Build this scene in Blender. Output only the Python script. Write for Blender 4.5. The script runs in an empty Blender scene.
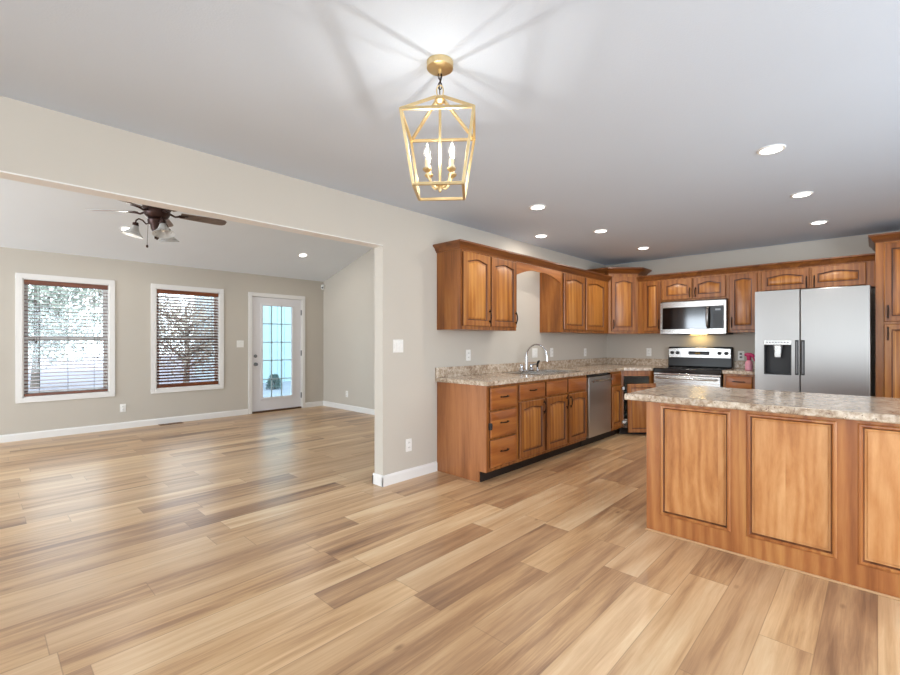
import bpy, bmesh, math, random
from math import sin, cos, pi, radians as R
from mathutils import Vector, Matrix

random.seed(7)
SC = bpy.context.scene
COL = SC.collection

# ------------------------------------------------------------------ camera
H = 1.27
cam_d = bpy.data.cameras.new('camera')
cam = bpy.data.objects.new('camera', cam_d); COL.objects.link(cam)
cam.location = (0, 0, H)
cam.rotation_euler = (R(90), 0, R(43.5 - 90))
cam_d.sensor_width = 36; cam_d.lens = 18.0
cam_d.shift_y = 4 / 900
cam_d.clip_start = 0.02
SC.camera = cam
TH = R(43.5)

# ------------------------------------------------------------------ world, light, exposure
vs = SC.view_settings
vs.view_transform = 'Standard'; vs.look = 'None'; vs.gamma = 1; vs.use_curve_mapping = False
vs.exposure = 0.0
W = bpy.data.worlds.new('overcast_sky'); SC.world = W; W.use_nodes = True
nt = W.node_tree; nt.nodes.clear()
wo = nt.nodes.new('ShaderNodeOutputWorld'); wb = nt.nodes.new('ShaderNodeBackground')
wb.inputs['Color'].default_value = (0.86, 0.94, 1.0, 1); wb.inputs['Strength'].default_value = 4.4
nt.links.new(wb.outputs[0], wo.inputs[0])

def area(name, loc, rot, sx, sy, power, col=(1, 1, 1)):
    d = bpy.data.lights.new(name, 'AREA'); d.shape = 'RECTANGLE'; d.size = sx; d.size_y = sy
    d.energy = power; d.color = col
    o = bpy.data.objects.new(name, d); COL.objects.link(o); o.location = loc; o.rotation_euler = rot
    return o
# added area lights, set in made-up openings in the unseen walls
area('added_fill_left', (-2.58, 0.2, 1.35), (0, R(-108), 0), 2.0, 3.2, 9, (0.77, 0.885, 1.0))
area('added_fill_rear', (1.9, -2.58, 1.35), (R(112), 0, 0), 3.8, 2.0, 98, (0.77, 0.885, 1.0))
area('added_fill_living', (-5.18, 5.6, 1.45), (0, R(-130), 0), 2.0, 3.0, 350, (0.79, 0.895, 1.0))

# ------------------------------------------------------------------ helpers
def C(h, a=1.0):
    h = h.lstrip('#'); v = [int(h[i:i + 2], 16) / 255 for i in (0, 2, 4)]
    return tuple((x / 12.92 if x <= .04045 else ((x + .055) / 1.055) ** 2.4) for x in v) + (a,)

class NT:
    def __init__(s, name):
        s.m = bpy.data.materials.new(name); s.m.use_nodes = True
        s.t = s.m.node_tree; s.t.nodes.clear()
        s.out = s.n('ShaderNodeOutputMaterial')
    def n(s, typ, **kw):
        nd = s.t.nodes.new(typ)
        for k, v in kw.items():
            if k.startswith('i_'): nd.inputs[k[2:].replace('_', ' ')].default_value = v
            else: setattr(nd, k, v)
        return nd
    def l(s, a, b): s.t.links.new(a, b)
    def math(s, op, a, b=None, c=None):
        nd = s.n('ShaderNodeMath', operation=op)
        for i, v in enumerate((a, b, c)):
            if v is None: continue
            if isinstance(v, (int, float)): nd.inputs[i].default_value = v
            else: s.l(v, nd.inputs[i])
        return nd.outputs[0]
    def ramp(s, fac, stops, interp='LINEAR'):
        nd = s.n('ShaderNodeValToRGB'); cr = nd.color_ramp; cr.interpolation = interp
        while len(cr.elements) < len(stops): cr.elements.new(0.5)
        for e, (p, c) in zip(cr.elements, stops):
            e.position = p; e.color = C(c) if isinstance(c, str) else c
        s.l(fac, nd.inputs[0]); return nd.outputs[0]
    def mix(s, fac, a, b, mode='MIX'):
        nd = s.n('ShaderNodeMix', data_type='RGBA', blend_type=mode)
        for sock, v in ((nd.inputs[0], fac), (nd.inputs[6], a), (nd.inputs[7], b)):
            if isinstance(v, (int, float)): sock.default_value = v
            elif isinstance(v, tuple): sock.default_value = v
            else: s.l(v, sock)
        return nd.outputs[2]
    def noise(s, vec, scale, detail=4, rough=.55, dist=0):
        nd = s.n('ShaderNodeTexNoise'); nd.inputs['Scale'].default_value = scale
        nd.inputs['Detail'].default_value = detail; nd.inputs['Roughness'].default_value = rough
        nd.inputs['Distortion'].default_value = dist
        s.l(vec, nd.inputs['Vector']); return nd.outputs[0]
    def mapping(s, vec, scale=(1, 1, 1), loc=None):
        nd = s.n('ShaderNodeMapping'); nd.inputs['Scale'].default_value = scale
        s.l(vec, nd.inputs['Vector'])
        if loc is not None: s.l(loc, nd.inputs['Location'])
        return nd.outputs[0]
    def bsdf(s, color=None, rough=.5, metal=0, spec=.5, bump=None, bump_s=.1, bump_d=.01, **kw):
        b = s.n('ShaderNodeBsdfPrincipled')
        def put(k, v):
            if isinstance(v, (int, float, tuple)): b.inputs[k].default_value = v
            else: s.l(v, b.inputs[k])
        if color is not None: put('Base Color', C(color) if isinstance(color, str) else color)
        put('Roughness', rough); put('Metallic', metal); put('Specular IOR Level', spec)
        for k, v in kw.items(): put(k.replace('_', ' '), v)
        if bump is not None:
            bn = s.n('ShaderNodeBump'); bn.inputs['Strength'].default_value = bump_s
            bn.inputs['Distance'].default_value = bump_d
            s.l(bump, bn.inputs['Height']); s.l(bn.outputs[0], b.inputs['Normal'])
        s.l(b.outputs[0], s.out.inputs[0]); return s.m
    def obj(s): return s.n('ShaderNodeTexCoord').outputs['Object']
    def rnd(s): return s.n('ShaderNodeObjectInfo').outputs['Random']

def plain(name, color, rough=.5, metal=0, spec=.5, vary=.04, scale=40, **kw):
    """simple material with a faint mottling so nothing is perfectly flat"""
    t = NT(name); v = t.noise(t.obj(), scale, 3)
    c = C(color)
    lo = tuple(x * (1 - vary) for x in c[:3]) + (1,); hi = tuple(min(1, x * (1 + vary)) for x in c[:3]) + (1,)
    return t.bsdf(t.ramp(v, [(.3, lo), (.7, hi)]), rough, metal, spec, **kw)

def paint(name, color, rough=.75, scale=260, bs=.06):
    t = NT(name); o = t.obj(); c = C(color)
    v = t.noise(o, 1.3, 2)
    col = t.ramp(v, [(.3, tuple(x * .975 for x in c[:3]) + (1,)), (.7, c)])
    return t.bsdf(col, rough, spec=.25, bump=t.noise(o, scale, 3), bump_s=bs, bump_d=.004)

def wood(name, dark, mid, light, axis='z', boards=.085, rough=.34, tone=0.0, rings=.14, strips=.12, ring_scale=.55, stretch=.75, ring_dist=5):
    t = NT(name); o = t.obj(); r = t.rnd()
    off = t.n('ShaderNodeCombineXYZ')
    for i in range(3): t.l(t.math('MULTIPLY', r, (13.1, 7.7, 5.3)[i]), off.inputs[i])
    st = {'z': (9, 9, stretch), 'x': (stretch, 9, 9), 'y': (9, stretch, 9)}[axis]
    p = t.mapping(o, st, off.outputs[0])
    sep = t.n('ShaderNodeSeparateXYZ'); t.l(o, sep.inputs[0])
    across = sep.outputs[{'z': 0, 'x': 2, 'y': 0}[axis]]
    across2 = sep.outputs[1]
    # glued-up boards: one tone per strip
    bi = t.math('FLOOR', t.math('DIVIDE', t.math('ADD', t.math('ADD', across, across2), t.math('MULTIPLY', r, 3.7)), boards))
    wn = t.n('ShaderNodeTexWhiteNoise', noise_dimensions='2D')
    cx = t.n('ShaderNodeCombineXYZ'); t.l(bi, cx.inputs[0]); t.l(t.math('MULTIPLY', r, 91), cx.inputs[1])
    t.l(cx.outputs[0], wn.inputs['Vector'])
    board = wn.outputs[0]
    bo = t.n('ShaderNodeVectorMath', operation='ADD'); t.l(p, bo.inputs[0])
    sc2 = t.n('ShaderNodeCombineXYZ'); t.l(t.math('MULTIPLY', board, 9), sc2.inputs[0]); t.l(t.math('MULTIPLY', board, 4), sc2.inputs[2])
    t.l(sc2.outputs[0], bo.inputs[1])
    n1 = t.noise(bo.outputs[0], 1.0, 5, .6, 1.1)
    n2 = t.noise(bo.outputs[0], 9.0, 3, .6)
    wv = t.n('ShaderNodeTexWave', wave_type='RINGS', rings_direction='Z' if axis == 'y' else 'Y')
    wv.inputs['Scale'].default_value = ring_scale; wv.inputs['Distortion'].default_value = ring_dist; wv.inputs['Detail'].default_value = 2
    t.l(bo.outputs[0], wv.inputs['Vector'])
    f = t.math('ADD', t.math('MULTIPLY', n1, .62), t.math('MULTIPLY', n2, .20))
    f = t.math('ADD', f, t.math('MULTIPLY', wv.outputs[1], rings))
    f = t.math('ADD', f, t.math('MULTIPLY', t.math('SUBTRACT', board, .5), strips))
    f = t.math('ADD', f, t.math('MULTIPLY', t.math('SUBTRACT', r, .5), .10 ))
    f = t.math('ADD', f, tone)
    col = t.ramp(f, [(.24, dark), (.46, mid), (.72, light)])
    return t.bsdf(col, rough, spec=.45, bump=n2, bump_s=.05, bump_d=.002, Coat_Weight=.12, Coat_Roughness=.22)

def emit(name, col, strength):
    t = NT(name); e = t.n('ShaderNodeEmission'); e.inputs[0].default_value = col; e.inputs[1].default_value = strength
    t.l(e.outputs[0], t.out.inputs[0]); return t.m

def clear_glass(name, tint=(1, 1, 1, 1), refl=.08, rough=.02):
    t = NT(name); a = t.n('ShaderNodeBsdfTransparent'); a.inputs[0].default_value = tint
    g = t.n('ShaderNodeBsdfGlossy'); g.inputs['Roughness'].default_value = rough
    fr = t.n('ShaderNodeFresnel'); fr.inputs['IOR'].default_value = 1.45
    mx = t.n('ShaderNodeMixShader'); t.l(t.math('MULTIPLY', fr.outputs[0], refl / .04), mx.inputs[0])
    t.l(a.outputs[0], mx.inputs[1]); t.l(g.outputs[0], mx.inputs[2]); t.l(mx.outputs[0], t.out.inputs[0]); return t.m

def metal(name, color, rough=.28, brush=None, spec=.5):
    t = NT(name); o = t.obj()
    p = t.mapping(o, brush or (30, 30, 30)); v = t.noise(p, 3, 3)
    rr = t.math('ADD', t.math('MULTIPLY', v, .06), rough - .03)
    c = C(color)
    return t.bsdf(t.ramp(v, [(.25, tuple(x * .96 for x in c[:3]) + (1,)), (.75, c)]), rr, 1.0)

def granite(name):
    t = NT(name); o = t.obj()
    a = t.noise(o, 5, 5, .65, .8); b = t.noise(o, 30, 5, .68, .4)
    vo = t.n('ShaderNodeTexVoronoi'); vo.inputs['Scale'].default_value = 70; t.l(o, vo.inputs['Vector'])
    base = t.ramp(a, [(.34, '#78614a'), (.46, '#b09a82'), (.57, '#d2c2ad'), (.68, '#9c8571')])
    f = t.ramp(b, [(.34, '#6e5644'), (.44, '#a78f79'), (.54, '#cdbca7'), (.66, '#ebe1d3')])
    col = t.mix(.6, base, f)
    sp = t.ramp(vo.outputs['Distance'], [(.14, (1, 1, 1, 1)), (.28, (0, 0, 0, 1))])
    sel = t.ramp(t.noise(o, 26, 2), [(.52, (0, 0, 0, 1)), (.58, (1, 1, 1, 1))])
    col = t.mix(t.math('MULTIPLY', sp, sel), col, C('#5a4034'))
    return t.bsdf(col, .16, spec=.5)

def plank_floor(name):
    t = NT(name); o = t.obj(); PW, PL = .187, 1.22
    sep = t.n('ShaderNodeSeparateXYZ'); t.l(o, sep.inputs[0]); x, y = sep.outputs[0], sep.outputs[1]
    yy = t.math('DIVIDE', t.math('ADD', y, .002), PW); row = t.math('FLOOR', yy)
    w1 = t.n('ShaderNodeTexWhiteNoise', noise_dimensions='1D'); t.l(row, w1.inputs['W'])
    xx = t.math('ADD', t.math('DIVIDE', x, PL), t.math('MULTIPLY', w1.outputs[0], 7.3)); pi_ = t.math('FLOOR', xx)
    cb = t.n('ShaderNodeCombineXYZ'); t.l(row, cb.inputs[0]); t.l(pi_, cb.inputs[1])
    w2 = t.n('ShaderNodeTexWhiteNoise', noise_dimensions='2D'); t.l(cb.outputs[0], w2.inputs['Vector'])
    h1 = w2.outputs[0]; hs = t.n('ShaderNodeSeparateColor'); t.l(w2.outputs[1], hs.inputs[0])
    off = t.n('ShaderNodeCombineXYZ'); t.l(t.math('MULTIPLY', h1, 37), off.inputs[0]); t.l(t.math('MULTIPLY', hs.outputs[0], 19), off.inputs[1])
    ad = t.n('ShaderNodeVectorMath', operation='ADD'); t.l(o, ad.inputs[0]); t.l(off.outputs[0], ad.inputs[1])
    p1 = t.mapping(ad.outputs[0], (.9, 9.0, 1)); broad = t.noise(p1, 1.0, 2, .5, .5)
    p2 = t.mapping(ad.outputs[0], (1.6, 30, 1)); fine = t.noise(p2, 1.0, 6, .62, .9)
    p3 = t.mapping(ad.outputs[0], (6, 150, 1)); grain = t.noise(p3, 1.0, 3, .6)
    f = t.math('ADD', t.math('MULTIPLY', broad, .66), t.math('MULTIPLY', fine, .50))
    f = t.math('ADD', f, t.math('MULTIPLY', t.math('SUBTRACT', h1, .5), .30))
    f = t.math('SUBTRACT', f, .07)
    f = t.math('ADD', f, t.math('MULTIPLY', t.math('SUBTRACT', grain, .5), .16))
    col = t.ramp(f, [(.20, '#73513a'), (.35, '#a17a58'), (.48, '#c39c72'), (.62, '#d6b288'), (.78, '#e5c9a1')])
    gry = t.math('MULTIPLY', hs.outputs[1], .32)
    col = t.mix(gry, col, C('#ab8a6e'))
    # knots
    pk = t.mapping(ad.outputs[0], (1.4, 3.0, 1)); vo = t.n('ShaderNodeTexVoronoi'); vo.inputs['Scale'].default_value = 1.3; t.l(pk, vo.inputs['Vector'])
    kn = t.ramp(vo.outputs['Distance'], [(.018, (1, 1, 1, 1)), (.065, (0, 0, 0, 1))])
    col = t.mix(t.math('MULTIPLY', kn, .55), col, C('#6a4a34'))
    fy = t.math('FRACT', yy); fx = t.math('FRACT', xx)
    ey = t.math('MINIMUM', fy, t.math('SUBTRACT', 1, fy)); ex = t.math('MULTIPLY', t.math('MINIMUM', fx, t.math('SUBTRACT', 1, fx)), PL / PW)
    e = t.math('MINIMUM', ex, ey); gap = t.ramp(e, [(.004, (1, 1, 1, 1)), (.014, (0, 0, 0, 1))])
    col = t.mix(t.math('MULTIPLY', gap, .45), col, C('#6e4f38'))
    hgt = t.math('SUBTRACT', t.math('MULTIPLY', grain, .25), gap)
    rr = t.math('ADD', .25, t.math('MULTIPLY', fine, .10))
    return t.bsdf(col, rr, spec=.5, bump=hgt, bump_s=.10, bump_d=.0015)

M = {}
M['floor'] = plank_floor('wood_plank_floor')
M['wall'] = paint('greige_wall_paint', '#c8c1b6')
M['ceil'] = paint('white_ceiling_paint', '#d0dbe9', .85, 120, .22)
M['ceil_living'] = paint('lightened_living_ceiling', '#e9eff5', .85, 120, .22)  # ceiling colour lightened to stand in for light missing in the living room
M['trim'] = paint('white_trim_paint', '#eceae7', .4, 40, .02)
M['door_white'] = paint('white_door_paint', '#e3e1e3', .4, 40, .02)
M['wood'] = wood('honey_cabinet_wood', '#6c3c18', '#965a27', '#b3793a', strips=.07)
M['wood_panel'] = wood('golden_panel_wood', '#824a1e', '#b07031', '#d0954c', strips=.09)
M['wood_h'] = wood('honey_cabinet_wood_horizontal', '#7a411b', '#9c5a2a', '#b87638', 'x')
M['wood_side'] = wood('cabinet_side_wood', '#84502c', '#a86c40', '#bd8352', boards=3.0)
M['wood_island'] = wood('island_frame_wood', '#80461f', '#a46535', '#c2894d', boards=.3)
M['island_panel'] = wood('island_panel_wood', '#96592c', '#bd8049', '#d6a06a', boards=.2, rings=.13, ring_scale=.6, strips=.10, stretch=1.7, ring_dist=14)
M['crown'] = wood('crown_wood', '#5a3219', '#794722', '#935c2b', 'x')
M['glaze'] = wood('dark_glazed_wood', '#3e2110', '#5c3319', '#7c4a26')
M['toe'] = plain('dark_toe_kick', '#241a15', .6)
M['melamine'] = plain('pale_cabinet_interior', '#cfc8be', .5)
M['dark'] = plain('dark_gap', '#17120f', .6)
M['pull'] = metal('dark_bronze_pull', '#3a2f29', .45)
M['granite'] = granite('speckled_laminate_counter')
M['steel_door'] = metal('smooth_stainless_door', '#cbc8c3', .34, (1, 1, 1))
M['steel'] = metal('brushed_stainless', '#bab7b3', .27, (1, 1, 40))
M['steel_v'] = metal('brushed_stainless_panel', '#9a9794', .30, (160, 160, 2))
M['chrome'] = metal('polished_chrome', '#dcdde0', .10)
M['blackglass'] = plain('black_glass', '#0b0b0c', .08, spec=.6)
M['black'] = plain('black_enamel', '#121213', .3)
M['blackmatte'] = plain('black_plastic', '#1c1c1e', .5)
M['gray'] = plain('gray_plastic', '#6d6e70', .4)
M['white'] = plain('white_plastic', '#efeeea', .4)
M['slot'] = plain('outlet_slot', '#6c6862', .6)
M['gold'] = metal('brushed_gold', '#dcc597', .42)
M['bronze'] = plain('oiled_bronze', '#3c2723', .4, metal=.6)
M['blade'] = wood('fan_blade_wood', '#63534c', '#7c6c64', '#93847b', 'x', boards=.5)
M['frost'] = plain('frosted_glass', '#e8e8e6', .3, Transmission_Weight=.55, IOR=1.3)
M['candle'] = plain('cream_candle_sleeve', '#e9d9b8', .5)
M['bulb'] = clear_glass('clear_bulb_glass', (1, .99, .97, 1), .02)
M['filament'] = emit('glowing_filament', (1.0, .90, .76, 1), 90)
M['lens'] = emit('lit_downlight_lens', (1.0, .96, .90, 1), 11)
M['task'] = emit('task_light', (1.0, .70, .26, 1), 26)
M['digit'] = emit('lit_display', (.75, .8, .85, 1), .5)
M['amber'] = emit('amber_display', (1.0, .6, .15, 1), .35)
M['pane'] = clear_glass('window_glass', (.93, .96, .97, 1), .05)
M['doorpane'] = clear_glass('door_glass', (.80, .93, .95, 1), .05)
M['blind'] = wood('brown_blind_wood', '#4a2413', '#6f3a20', '#8a4f2e', 'x', boards=.5)
M['cord'] = plain('blind_cord', '#3b2a22', .7)
M['pinkd'] = plain('deep_pink_plastic', '#c83a6c', .35)
M['pinkl'] = plain('light_pink_plastic', '#eda3b6', .35)
M['brassvent'] = plain('brown_floor_register', '#7a5638', .45, metal=.3)
M['snow'] = plain('pale_ground', '#8c8a97', .9, vary=.10, scale=.7)
M['siding'] = plain('pale_metal_siding', '#b4c3c9', .5)
M['bark'] = plain('tree_bark', '#746c64', .9, vary=.2, scale=8)
M['leaf'] = plain('grey_green_leaves', '#959c90', .8, vary=.35, scale=3)
M['leafb'] = plain('tan_leaves', '#a39a8e', .8, vary=.3, scale=3)
M['shrub'] = plain('dark_evergreen_needles', '#4c5f5d', .8, vary=.3, scale=5)

class MB:
    def __init__(s): s.v = []; s.f = []; s.mi = []; s.cur = 0
    def add(s, vs, fs, mi=None):
        b = len(s.v); s.v += [tuple(v) for v in vs]
        for f in fs: s.f.append(tuple(i + b for i in f)); s.mi.append(s.cur if mi is None else mi)
        return s
    def box(s, x0, x1, y0, y1, z0, z1, mi=None):
        x0, x1 = min(x0, x1), max(x0, x1); y0, y1 = min(y0, y1), max(y0, y1); z0, z1 = min(z0, z1), max(z0, z1)
        v = [(x0, y0, z0), (x1, y0, z0), (x1, y1, z0), (x0, y1, z0), (x0, y0, z1), (x1, y0, z1), (x1, y1, z1), (x0, y1, z1)]
        return s.add(v, [(0, 3, 2, 1), (4, 5, 6, 7), (0, 1, 5, 4), (1, 2, 6, 5), (2, 3, 7, 6), (3, 0, 4, 7)], mi)
    def prism(s, poly, z0, z1, mi=None, axis='z'):
        """poly extruded along an axis; axis z: poly=(x,y); axis y: poly=(x,z); axis x: poly=(y,z)"""
        def P(a, b, t): return {'z': (a, b, t), 'y': (a, t, b), 'x': (t, a, b)}[axis]
        n = len(poly)
        v = [P(a, b, z0) for a, b in poly] + [P(a, b, z1) for a, b in poly]
        f = [tuple(range(n))[::-1], tuple(range(n, 2 * n))] + [(i, (i + 1) % n, n + (i + 1) % n, n + i) for i in range(n)]
        return s.add(v, f, mi)
    def tube(s, pts, r, n=8, mi=None, cap=True):
        pts = [Vector(p) for p in pts]; k = len(pts)
        rs = r if isinstance(r, (list, tuple)) else [r] * k
        v = []; up = None
        for i, p in enumerate(pts):
            d = (pts[min(i + 1, k - 1)] - pts[max(i - 1, 0)]).normalized()
            if up is None: up = Vector((0, 0, 1)) if abs(d.z) < .9 else Vector((1, 0, 0))
            a = d.cross(up)
            if a.length < 1e-6: a = d.cross(Vector((0, 1, 0)))
            a.normalize(); b = a.cross(d).normalized(); up = b
            for j in range(n):
                t = 2 * pi * j / n; v.append(p + (a * cos(t) + b * sin(t)) * rs[i])
        f = [(i * n + j, i * n + (j + 1) % n, (i + 1) * n + (j + 1) % n, (i + 1) * n + j) for i in range(k - 1) for j in range(n)]
        if cap: f += [tuple(range(n))[::-1], tuple(range((k - 1) * n, k * n))]
        return s.add(v, f, mi)
    def bar(s, p0, p1, w, mi=None):
        """square bar between two points"""
        p0, p1 = Vector(p0), Vector(p1); d = (p1 - p0).normalized()
        u = Vector((0, 0, 1)) if abs(d.z) < .95 else Vector((1, 0, 0))
        a = d.cross(u).normalized() * w / 2; b = a.cross(d).normalized() * w / 2
        v = [p + q for p in (p0, p1) for q in (a + b, a - b, -a - b, -a + b)]
        return s.add(v, [(3, 2, 1, 0), (4, 5, 6, 7)] + [(i, (i + 1) % 4, 4 + (i + 1) % 4, 4 + i) for i in range(4)], mi)
    def lathe(s, prof, c=(0, 0, 0), n=24, mi=None, axis='z', cap=True):
        v = []; k = len(prof)
        for r, z in prof:
            for j in range(n):
                t = 2 * pi * j / n; a, b = r * cos(t), r * sin(t)
                q = {'z': (a, b, z), 'y': (a, z, b), 'x': (z, a, b)}[axis]
                v.append((c[0] + q[0], c[1] + q[1], c[2] + q[2]))
        f = [(i * n + j, i * n + (j + 1) % n, (i + 1) * n + (j + 1) % n, (i + 1) * n + j) for i in range(k - 1) for j in range(n)]
        if cap and prof[0][0] > 1e-5: f.append(tuple(range(n))[::-1])
        if cap and prof[-1][0] > 1e-5: f.append(tuple(range((k - 1) * n, k * n)))
        return s.add(v, f, mi)
    def xf(s, m):
        s.v = [tuple(m @ Vector(p)) for p in s.v]; return s
    def build(s, name, mats, parent=None, loc=(0, 0, 0), rot=(0, 0, 0), bevel=0, segs=2, smooth=35):
        me = bpy.data.meshes.new(name); me.from_pydata(s.v, [], s.f)
        mats = mats if isinstance(mats, (list, tuple)) else [mats]
        for m in mats: me.materials.append(m)
        me.polygons.foreach_set('material_index', s.mi)
        bm = bmesh.new(); bm.from_mesh(me); bmesh.ops.remove_doubles(bm, verts=bm.verts, dist=1e-6)
        bmesh.ops.recalc_face_normals(bm, faces=bm.faces); bm.to_mesh(me); bm.free()
        if smooth:
            me.polygons.foreach_set('use_smooth', [True] * len(me.polygons)); me.set_sharp_from_angle(angle=R(smooth))
        me.update()
        o = bpy.data.objects.new(name, me); COL.objects.link(o)
        if parent is not None: o.parent = parent
        o.location = loc; o.rotation_euler = rot
        if bevel:
            b = o.modifiers.new('bevel', 'BEVEL'); b.width = bevel; b.segments = segs; b.limit_method = 'ANGLE'; b.angle_limit = R(40)
        return o

def tag(o, label, cat, group=None):
    o['label'] = label; o['category'] = cat
    if group: o['group'] = group
    return o
def thing(name, label, cat, loc=(0, 0, 0), rz=0, group=None):
    o = bpy.data.objects.new(name, None); COL.objects.link(o); o.empty_display_size = .1
    o.location = loc; o.rotation_euler = (0, 0, rz); return tag(o, label, cat, group)
def struct(o):
    o['kind'] = 'structure'; return o
def sroot(name, loc=(0, 0, 0), rz=0):
    o = bpy.data.objects.new(name, None); COL.objects.link(o); o.location = loc; o.rotation_euler = (0, 0, rz); return struct(o)
def clone(o, parent=None):
    c = o.copy(); COL.objects.link(c)
    if parent is not None: c.parent = parent
    for ch in list(o.children): clone(ch, c)
    return c

# ------------------------------------------------------------------ the place: room shell
YW, YF, XK, XR = 3.14, 7.97, 6.95, 4.75      # partition, far wall, kitchen back wall, living room side wall
XL, YB, ZC, ZF = -2.6, -2.6, 2.485, 2.455
XLL = -5.2                                     # unseen living room wall, set further left to even out the light
SLOPE = .268
def zliv(y): return ZF + SLOPE * (YF - y)
T = .12
# windows: x0,x1,z0,z1 of the clear opening
WIN = [(.414, 1.312, .545, 2.083), (1.888, 2.800, .545, 2.083)]
DOOR = (3.335, 4.288, 0, 2.075)

struct(MB().box(XLL - T, XK + T, YB - T, YF + T, -.12, 0).build('floor', M['floor'], smooth=0))
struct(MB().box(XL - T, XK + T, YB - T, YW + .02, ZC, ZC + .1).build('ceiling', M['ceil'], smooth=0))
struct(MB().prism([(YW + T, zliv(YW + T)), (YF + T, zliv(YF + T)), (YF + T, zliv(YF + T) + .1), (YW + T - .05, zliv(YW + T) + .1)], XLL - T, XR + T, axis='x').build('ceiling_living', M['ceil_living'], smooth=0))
def holes(b, x0, x1, z0, z1, hs, put):
    """a wall strip with openings; hs sorted (x0,x1,z0,z1)"""
    x = x0
    for h in hs:
        put(x, h[0], z0, z1)
        if h[2] > z0: put(h[0], h[1], z0, h[2])
        put(h[0], h[1], h[3], z1); x = h[1]
    put(x, x1, z0, z1)
b = MB(); holes(b, XLL - T, XR + T, 0, ZF + .02, [WIN[0], WIN[1], DOOR], lambda a, c, d, e: b.box(a, c, YF, YF + T, d, e))
struct(b.build('wall_far', M['wall'], smooth=0))
b = MB()
b.box(2.455, XK + T, YW, YW + T, 0, ZC); b.box(XL, 2.455, YW, YW + T, 2.115, ZC); b.box(XLL, XL, YW, YW + T, 0, ZC)
b.box(XLL, XR + T, YW + .02, YW + T, ZC, zliv(YW + T) + .05)
struct(b.build('wall_partition', M['wall'], smooth=0))
struct(MB().box(XK, XK + T, YB - T, YW + T, 0, ZC + .05).build('wall_kitchen', M['wall'], smooth=0))
struct(MB().prism([(YW + T, 0), (YF + T, 0), (YF + T, zliv(YF + T)), (YW + T, zliv(YW + T))], XR, XR + T, axis='x').build('wall_living', M['wall'], smooth=0))
# unseen walls behind the camera; wide openings added to let light in
b = MB(); holes(b, YB - T, YW + .02, 0, ZC + .05, [(-1.4, 1.8, .3, 2.4)], lambda a, c, d, e: b.box(XL - T, XL, a, c, d, e))
holes(b, YW, YF + T, 0, 3.75, [(4.1, 7.1, .4, 2.5)], lambda a, c, d, e: b.box(XLL - T, XLL, a, c, d, e))
struct(b.build('wall_left', M['wall'], smooth=0))
b = MB(); holes(b, XL - T, XK + T, 0, ZC + .05, [(0, 3.8, .3, 2.4)], lambda a, c, d, e: b.box(a, c, YB - T, YB, d, e))
struct(b.build('wall_rear', M['wall'], smooth=0))

def base_prof(d=.014, h=.095): return [(0, 0), (d, 0), (d, h - .018), (d - .006, h - .004), (0, h)]
def baseboard(name, p0, p1, nrm):
    """profile swept from p0 to p1, standing out along nrm"""
    p0, p1, nrm = Vector(p0), Vector(p1), Vector(nrm); pr = base_prof(); n = len(pr)
    v = [p + nrm * a + Vector((0, 0, z)) for p in (p0, p1) for a, z in pr]
    b = MB().add(v, [tuple(range(n))[::-1], tuple(range(n, 2 * n))] + [(i, (i + 1) % n, n + (i + 1) % n, n + i) for i in range(n)])
    return b
f1 = baseboard('', (XLL, YF, 0), (3.27, YF, 0), (0, -1, 0)); f2 = baseboard('', (4.353, YF, 0), (XR, YF, 0), (0, -1, 0))
f1.add(f2.v, f2.f); struct(f1.build('baseboard_far', M['trim'], smooth=0))
struct(baseboard('', (XR, YF, 0), (XR, YW + T, 0), (-1, 0, 0)).build('baseboard_living', M['trim'], smooth=0))
f1 = baseboard('', (2.441, YW, 0), (3.115, YW, 0), (0, -1, 0)); f2 = baseboard('', (2.455, YW - .014, 0), (2.455, YW + T + .014, 0), (-1, 0, 0))
f1.add(f2.v, f2.f); f3 = baseboard('', (2.441, YW + T, 0), (XR, YW + T, 0), (0, 1, 0)); f1.add(f3.v, f3.f)
struct(f1.build('baseboard_partition', M['trim'], smooth=0))

struct(MB().box(XL, 2.455, YW - .001, YW + T + .001, 2.108, 2.115).build('header_underside_board', M['trim'], smooth=0))  # white board added to lighten the underside of the header

# ------------------------------------------------------------------ windows and exterior door
def window(idx, w):
    x0, x1, z0, z1 = w; r = sroot('window_%d' % idx, (0, YF, 0)); t = .066
    b = MB()
    for a, c, d, e in ((x0 - t, x1 + t, z1, z1 + t), (x0 - t, x1 + t, z0 - t, z0), (x0 - t, x0, z0, z1), (x1, x1 + t, z0, z1)):
        b.box(a, c, -.016, 0, d, e)
    b.build('window_casing', M['trim'], r, bevel=.003)
    b = MB(); j = .012
    for a, c, d, e in ((x0, x1, z1 - j, z1), (x0, x1, z0, z0 + j), (x0, x0 + j, z0, z1), (x1 - j, x1, z0, z1)):
        b.box(a, c, -.002, T, d, e)
    b.build('window_jamb', M['trim'], r)
    zm = (z0 + z1) / 2 - .005; s = .045
    for nm, za, zb, ya in (('upper_sash', zm - .02, z1 - j, .075), ('lower_sash', z0 + j, zm + .025, .05)):
        b = MB(); xa, xb = x0 + j, x1 - j
        b.box(xa, xb, ya, ya + .03, zb - s, zb); b.box(xa, xb, ya, ya + .03, za, za + s)
        b.box(xa, xa + s, ya, ya + .03, za + s, zb - s); b.box(xb - s, xb, ya, ya + .03, za + s, zb - s)
        so = b.build(nm, M['trim'], r, bevel=.003)
        MB().box(xa + s - .004, xb - s + .004, ya + .012, ya + .018, za + s - .004, zb - s + .004).build('pane', M['pane'], so)
    return r
for i, w in enumerate(WIN): window(i + 1, w)

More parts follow.
